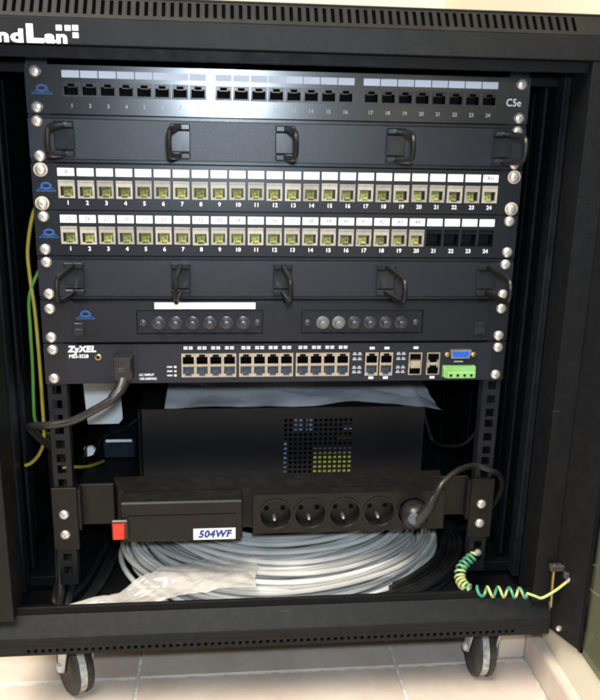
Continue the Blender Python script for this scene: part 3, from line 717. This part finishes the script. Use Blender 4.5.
for i, x in enumerate(SX):
    sk = obj('socket', disc_ring(16.8, 18.6, -1.4, 0), 'sock_dark', ps, (x, -19.05, SZ), SM)
    obj('socket_floor', MB().lathe([(16.3, 0), (16.3, -.8)], 'y', n=28), 'sock_dark', sk, (x, -6.2, SZ), SM)
    for dx in (-9.2, 8.6): obj('hole', MB().lathe([(2.9, 0), (2.9, -.3)], 'y', n=12), 'deep_black', sk, (x+dx, -7.05, SZ+2), SM)
    if i < 4: obj('earth_pin', MB().lathe([(2.2, 0), (2.2, -9), (1.2, -10.5)], 'y', n=12), 'earth_metal', sk, (x-1, -7.05, SZ-7), SM)
obj('maker_emboss', text_mb([('ever', -128, -32, -441, 8, 1, 0, .0, 'CENTER')], .15), 'strip_brown', fpnl) if False else None
for s in (-1, 1):
    e = obj('mounting_ear', MB().box(s*217, s*243.5, -3, -.2, -500, -427, .4), 'strip_brown', ps)
    obj('bracket', MB().box(s*180, s*216.8, 12, 15, -478, -430, .4).box(s*214, s*216.8, -.1, 11.9, -478, -430), 'strip_brown', ps)
    for z in (-457.5, -481.5):
        link('screw', SCREW, e, (s*231.3-(1.5 if s > 0 else 0), -3.1, z))

# plug in the fifth socket
pl = thing('mains_lead', 'black right-angled plug with curved lead in the rightmost socket of the power strip', 'power cord', (147, -22, -456))
obj('plug', MB().lathe([(13.5, 0), (15, -5), (15, -14), (11, -21), (4, -24)], 'y', n=20), 'black_plastic', pl, (147, -18.6, -456), SM)
obj('grip', MB().tube(spline([(147, -38, -458), (151, -43, -449), (158, -46, -436), (164, -45, -424)], 5), [10.5-.34*k+(.8 if k % 2 else 0)*(k > 6) for k in range(16)], 10, flat=.75), 'black_plastic', pl, smooth=SM)
obj('plug_glint', MB().lathe([(6.6, 0), (5.8, -1.2)], 'y', n=16), 'glint_grey', pl, (141.5, -46.2, -451), SM)  # pale disc painted in for the bluish reflection on the plug
pts = [(163, -45, -426), (170, -43, -413), (184, -34, -405.5), (200, -22, -404), (218, -9, -408), (236, -8, -415), (250, 4, -426), (259, 16, -446), (258, 30, -474), (250, 60, -510), (240, 110, -550), (230, 200, -568)]
obj('lead', MB().tube(spline(pts, 8), 3.2, 10), 'cord_black', pl, smooth=SM)

# ================================================================= box on a shelf behind the power strip
shelf = thing('rack_shelf', 'black steel shelf carrying the perforated black box', 'shelf', (0, 230, -490))
obj('tray', MB().box(-240, 240, 64, 445, -485, -482, .5), 'inner_black', shelf)
obj('lip', MB().box(-240, 240, 60.5, 63.8, -497, -482, .5), 'inner_black', shelf)
for s in (-1, 1): obj('side_flange', MB().box(s*238, s*240, 64, 445, -481.8, -462), 'inner_black', shelf)
bx = thing('computer_box', 'black metal box with a perforated square grille behind the power strip', 'computer', (11, 240, -481.5))
x0, x1, zt2, zb2, yb = -160, 183, -373, -481.5, 90
gx0, gz0, pitch, hw = 12.5, -463.5, 6.05, 3.5
holes = [(gx0+pitch*i, gx0+pitch*i+hw, gz0+pitch*j, gz0+pitch*j+hw) for i in range(14) for j in range(13)]
obj('front_panel', MB().plate(x0+5, x1, zb2, zt2, yb, yb+1.5, holes), 'pc_black', bx)
obj('case', MB().box(x0, x0+2, yb+4, 400, zb2, zt2-4, .5).box(x1-2, x1-.2, yb+1.6, 400, zb2, zt2-.3).box(x0+2.2, x1-2.2, 398, 400, zb2, zt2-2).box(x0+2.2, x1-2.2, yb+1.6, 397.8, zb2, zb2+1.5), 'pc_black', bx)
obj('top_cover', MB().box(x0+4, x1-2.2, yb+1.6, 399, zt2-2, zt2-.2, .4), 'pc_black', bx)
obj('corner_chamfer', MB().hull([(x0+4.9, yb, zb2), (x0+4.9, yb, zt2), (x0, yb+9, zb2), (x0, yb+9, zt2-5), (x0+4.9, yb+6, zb2), (x0+4.9, yb+6, zt2)]), 'pc_black', bx)
# things seen through the grille
obj('circuit_board', MB().box(gx0+pitch*6-1, gx0+pitch*14, yb+7, yb+9, gz0-6, gz0+pitch*5-1), 'board_green', bx)
obj('board_edge', MB().box(gx0+pitch*6-1, gx0+pitch*14, yb+5, yb+7, gz0+pitch*5-.8, gz0+pitch*6), 'cap_white', bx)
obj('ribbon', MB().box(gx0-1, gx0+4.4, yb+5, yb+7, gz0-6, gz0+pitch*7.7), 'ribbon_pale', bx)
obj('ribbon', MB().box(gx0+pitch*2-1, gx0+pitch*3.8, yb+5, yb+7, gz0+pitch*10-1, gz0+pitch*13), 'ribbon_pale', bx)
obj('ribbon', MB().box(gx0+pitch*4.4, gx0+pitch*5.8, yb+5, yb+7, gz0+pitch*10-1, gz0+pitch*13), 'ribbon_pale', bx)
obj('bracket', MB().box(gx0+pitch*11, gx0+pitch*14, yb+6, yb+8, gz0+pitch*8-1, gz0+pitch*8.7), 'brass', bx)
obj('bracket', MB().box(gx0+pitch*12, gx0+pitch*14, yb+6, yb+8, gz0+pitch*10-1, gz0+pitch*10.7), 'ribbon_pale', bx)

# sheet helper
def sheet(name, mname, fx, nu, nv, parent=None, at=(0, 0, 0), th=.25):
    v = []; f = []
    for i in range(nu+1):
        for j in range(nv+1): v.append(fx(i/nu, j/nv))
    for i in range(nu):
        for j in range(nv):
            a = i*(nv+1)+j; f.append((a, a+1, a+nv+2, a+nv+1))
    mb = MB().add(v, f); return obj(name, mb, mname, parent, at, math.radians(60))
def vor(x, y, z): d = noise.voronoi(Vector((x, y, z)))[0]; return min(.35, d[1]-d[0])
def ridged(x, y, k): return abs(noise.noise(Vector((x, y, k))))
def bag_top(u_, v_):
    x = -128+u_*330+(5*noise.noise(Vector((v_*9, 1, 7))) if u_ > .97 else 0)
    y = 84+v_*230+9*noise.noise(Vector((u_*5, 0, 3)))*(1-v_)-4*max(0, u_-.7)
    n_ = noise.noise(Vector((u_*5, v_*4, 1)))*5+6*vor(u_*4+v_*2, v_*3, 9)+10*ridged(u_*2.2+v_*1.4, v_*2, 4)+1.5*vor(u_*13-v_*4, v_*8+u_*4, 5)-3
    z = -368+n_*.7+7*v_
    if x > 178: z -= (x-178)*.30+4*math.sin(v_*9)*(x-178)/30
    lim = -372.4 if x < 185 else -420
    return (x, y, max(z, lim))
bg_ = sheet('plastic_bag', 'bag_blue', bag_top, 110, 60); tag(bg_, 'crumpled bluish plastic bag lying on top of the black computer box', 'plastic bag')
# folded carton and paper on the box, under the bag
cb = obj('paper_booklet', MB().box(-128, -84, 150, 290, -372.4, -352, .6), 'device_blue'); tag(cb, 'dark blue printed booklet lying on top of the black box', 'booklet')
# pale card and small items at the back left
cd = obj('pale_card', MB().hull([(-240, 199, -362), (-193, 199, -362), (-191, 199, -425), (-196, 199, -431.5), (-236, 199, -432), (-240, 201, -362), (-193, 201, -362), (-191, 201, -425), (-196, 201, -431.5), (-236, 201, -432)]), 'card_white')
tag(cd, 'pale bluish white card standing behind the power cord on the left', 'card')
ad_ = thing('power_adapter', 'small dark blue adapter with pale edge left of the black box', 'adapter', (-196, 215, -481.5))
obj('body', MB().box(-218, -176, 200, 260, -481.4, -456, 2), 'device_blue', ad_)
obj('edge_strip', MB().box(-214, -180, 198, 199.8, -457.5, -454, .4), 'card_white', ad_)
cn = obj('cable_connector', MB().hull([(-243, 196, -478), (-231, 196, -474), (-228, 196, -468), (-232, 196, -463), (-242, 196, -465), (-243, 203, -478), (-231, 203, -474), (-228, 203, -468), (-232, 203, -463), (-242, 203, -465)]), 'card_white'); tag(cn, 'small pale connector beside the dark blue adapter', 'connector')

# ================================================================= wires
y_ = obj('earth_wire', MB().tube(spline([(-236, 26, -128), (-248, 28, -138), (-257, 30, -175), (-257, 30, -205), (-254, 28, -240), (-252.5, 26, -290), (-252, 24, -338), (-253.5, 27, -380), (-260, 30, -400), (-270, 32, -412), (-277, 32, -415)], 8), 1.9, 8), 'wire_yellow', None, smooth=SM)
tag(y_, 'yellow earth wire hanging beside the left rail and bending outwards at its end', 'wire')
g_ = obj('earth_wire', MB().tube(spline([(-238, 26, -190), (-248, 28, -200), (-259, 30, -226), (-260.5, 31, -260), (-261, 31, -300), (-262.5, 30, -345), (-262, 30, -362), (-257, 36, -376), (-250, 50, -386)], 8), 1.8, 8), 'wire_green', None, smooth=SM)
tag(g_, 'green earth wire hanging beside the left rail next to the yellow one', 'wire')
s_w = obj('earth_wire', MB().tube(spline([(-232, 8, -408), (-224, 14, -410), (-214, 60, -430), (-206, 120, -450)], 6), 1.7, 8), 'wire_yellow', None, smooth=SM)
tag(s_w, 'short yellow wire end poking through a square hole of the left rail', 'wire')
k_ = obj('thin_cable', MB().tube(spline([(-150, 170, -400), (-190, 200, -440), (-222, 215, -458), (-228, 220, -480)], 6), 1.8, 8), 'cable_black', None, smooth=SM)
tag(k_, 'thin black cable running past the pale card behind the left rail', 'cable')
k_ = obj('thin_cable', MB().tube(spline([(188, 130, -380), (196, 120, -410), (205, 110, -430), (222, 60, -412), (232, 30, -380)], 6), 2.2, 8), 'cable_black', None, smooth=SM)
tag(k_, 'thin black cable looping between the black box and the right rail', 'cable')

# spiral earth wire on the sill
path = spline([(229, -3, -520), (218, -8, -527), (209, -14, -533), (206, -24, -541), (211, -38, -544), (224, -50, -540), (240, -56, -537.5), (256, -61, -536), (268, -65, -534)], 30)
hel = []; npt = len(path); s_acc = 0
for i, p_ in enumerate(path):
    q = path[min(i+1, npt-1)]; r_ = path[max(i-1, 0)]; tn = (q-r_).normalized()
    a_ = tn.cross(Vector((0, 1, .3))).normalized(); b_ = tn.cross(a_)
    if i: s_acc += (p_-path[i-1]).length
    fr_ = i/npt; turns = s_acc/(5.2 if fr_ < .5 else 9.6) if fr_ < .5 else None
    if fr_ < .5: ph = 2*math.pi*s_acc/5.6; base = (s_acc, ph)
    else: ph = base[1]+2*math.pi*(s_acc-base[0])/11.5
    amp = 5.2*min(1, i/14.)*min(1, (npt-1-i)/6.+.25)
    hel.append(p_+a_*amp*math.cos(ph)+b_*amp*math.sin(ph))
hel2 = []
for i in range(len(hel)-1):
    for k in range(2): hel2.append(hel[i].lerp(hel[i+1], k/2))
tail = spline([hel[-1], (276, -67, -537), (284, -68, -539), (296, -70, -530), (304, -73, -520), (309, -76, -512)], 8)
hel2 += tail
ew = thing('spiral_earth_wire', 'coiled green and yellow earth wire stretched along the sill to the hinge', 'wire', (229, -3, -545))
obj('wire', MB().tube(hel2, 1.55, 8, spin=.012), 'wire_striped', ew, smooth=SM)
obj('ring_terminal', MB().lathe([(4.2, 0), (4.2, -1.6), (2, -2.6)], 'y', n=14), 'screw_steel', ew, (230.5, -3, -519), SM)
obj('crimp_terminal', MB().tube([(307, -75, -515), (312, -77, -507), (317, -79, -499)], [2.3, 2.3, 1.2], 8), 'screw_steel', ew, smooth=SM)

# ================================================================= coils of cable on the cabinet floor
def coil(name, label, mname, cx, cy, ax, ay, n, r, seed, spread, z0, zr, kind='cable coil'):
    rn = random.Random(seed); t = thing(name, label, kind, (cx, cy, -576))
    for k in range(n):
        f_ = k/(n-1); lay = k % 5; ring_ = k//5
        sx = ax-ring_*spread-rn.uniform(0, 5); sy = ay-ring_*spread*.95-rn.uniform(0, 5)
        zb = z0+lay*zr+ring_*2.2+rn.uniform(-.8, .8)
        ox, oy = rn.uniform(-5, 5), rn.uniform(-4, 4); ph = rn.uniform(0, 6.28); tl = rn.uniform(-.012, .02); wv = rn.uniform(1.5, 5); wob = rn.uniform(0, .07); ph2 = rn.uniform(0, 6.28)
        pts = []
        for i in range(64):
            a = 2*math.pi*i/64
            rad = 1-wob*(.5+.5*math.sin(2*a+ph2))+.012*math.sin(3*a+ph)+.006*math.sin(7*a+2*ph)
            x = cx+ox+sx*rad*math.cos(a); y = cy+oy+sy*rad*math.sin(a)
            side = abs(math.cos(a))
            z = zb+wv*math.sin(2*a+ph)+tl*(x-cx)+7*side*side*(lay/4)
            pts.append((x, y, max(z, -576.3+r)))
        obj('loop', MB().tube(pts, r, 8, closed=True), mname, t, smooth=SM)
    return t
coil('network_cable_coil', 'large coil of light grey network cable lying under the power strip', 'cable_grey', 12, 112, 198, 150, 65, 3.15, 7, 7.9, -571.0, 6.9)
bc = thing('black_cable_coil', 'bundle of black cable loops right of the light grey coil', 'cable coil', (225, 112, -576))
rn = random.Random(5)
for k in range(13):
    ax_, ay_ = 210+6.6*(k % 4)+rn.uniform(-1, 1), 152+4*(k % 4); zb = -572+(k//4)*6.8; a0, a1 = rn.uniform(-1.15, -.95), rn.uniform(.8, 1.3)
    pts = [(12+ax_*math.cos(a0+(a1-a0)*i/36)+rn.uniform(-.3, .3), 114+ay_*math.sin(a0+(a1-a0)*i/36), max(zb+3*math.sin(i*.2+k), -573)) for i in range(37)]
    obj('loop', MB().tube(pts, 3.3, 8), 'cable_black', bc, smooth=SM)
# black leads running down at the left of the floor
for k, (dx, dy) in enumerate(((0, 0), (9, 14), (-8, 26))):
    o = obj('power_lead', MB().tube(spline([(-252+dx, 60+dy, -400), (-250+dx, 52+dy, -470), (-247+dx, 36+dy, -520), (-242+dx, 10+dy, -556), (-240+dx, -20+dy, -571), (-215+dx, 20+dy, -572), (-200+dx, 120+dy, -572)], 8), 4.3, 8), 'cable_black', None, smooth=SM)
    tag(o, ['black lead hanging between the two others behind the left rail', 'black lead hanging closest to the left rail, inside the other two', 'black lead hanging closest to the cabinet side behind the left rail'][k], 'power lead', 'black leads behind the left rail')
# clear plastic bag in front of the coil
def bag_low(u_, v_):
    x = -232+u_*(206+9*noise.noise(Vector((v_*3.1, 5, 1))))+6*v_-10*v_*v_*u_
    yf = -40.5; ybk = -36+u_*78
    y = yf+(ybk-yf)*v_
    rho = math.hypot((x-12)/198, (y-112)/150)
    t_ = max(0, min(1, (1.30-rho)/.28)); t_ = t_*t_*(3-2*t_)
    edge = min(1, u_*5)
    n_ = 9*vor(u_*3.6+v_*1.0, v_*1.3+u_*1.5, 3.3)+2.2*vor(u_*9-v_*2, v_*2.6+u_*4, 6)+7*ridged(u_*2, v_*1.2+u_, 2)+3*ridged(u_*4-v_*2, v_*2, 5)-4
    return (x, y, -546.5+t_*16+n_*edge+3*v_*u_)
bl = sheet('plastic_bag', 'bag_clear', bag_low, 150, 60); tag(bl, 'clear crumpled plastic bag lying in front of the grey cable coil', 'plastic bag')
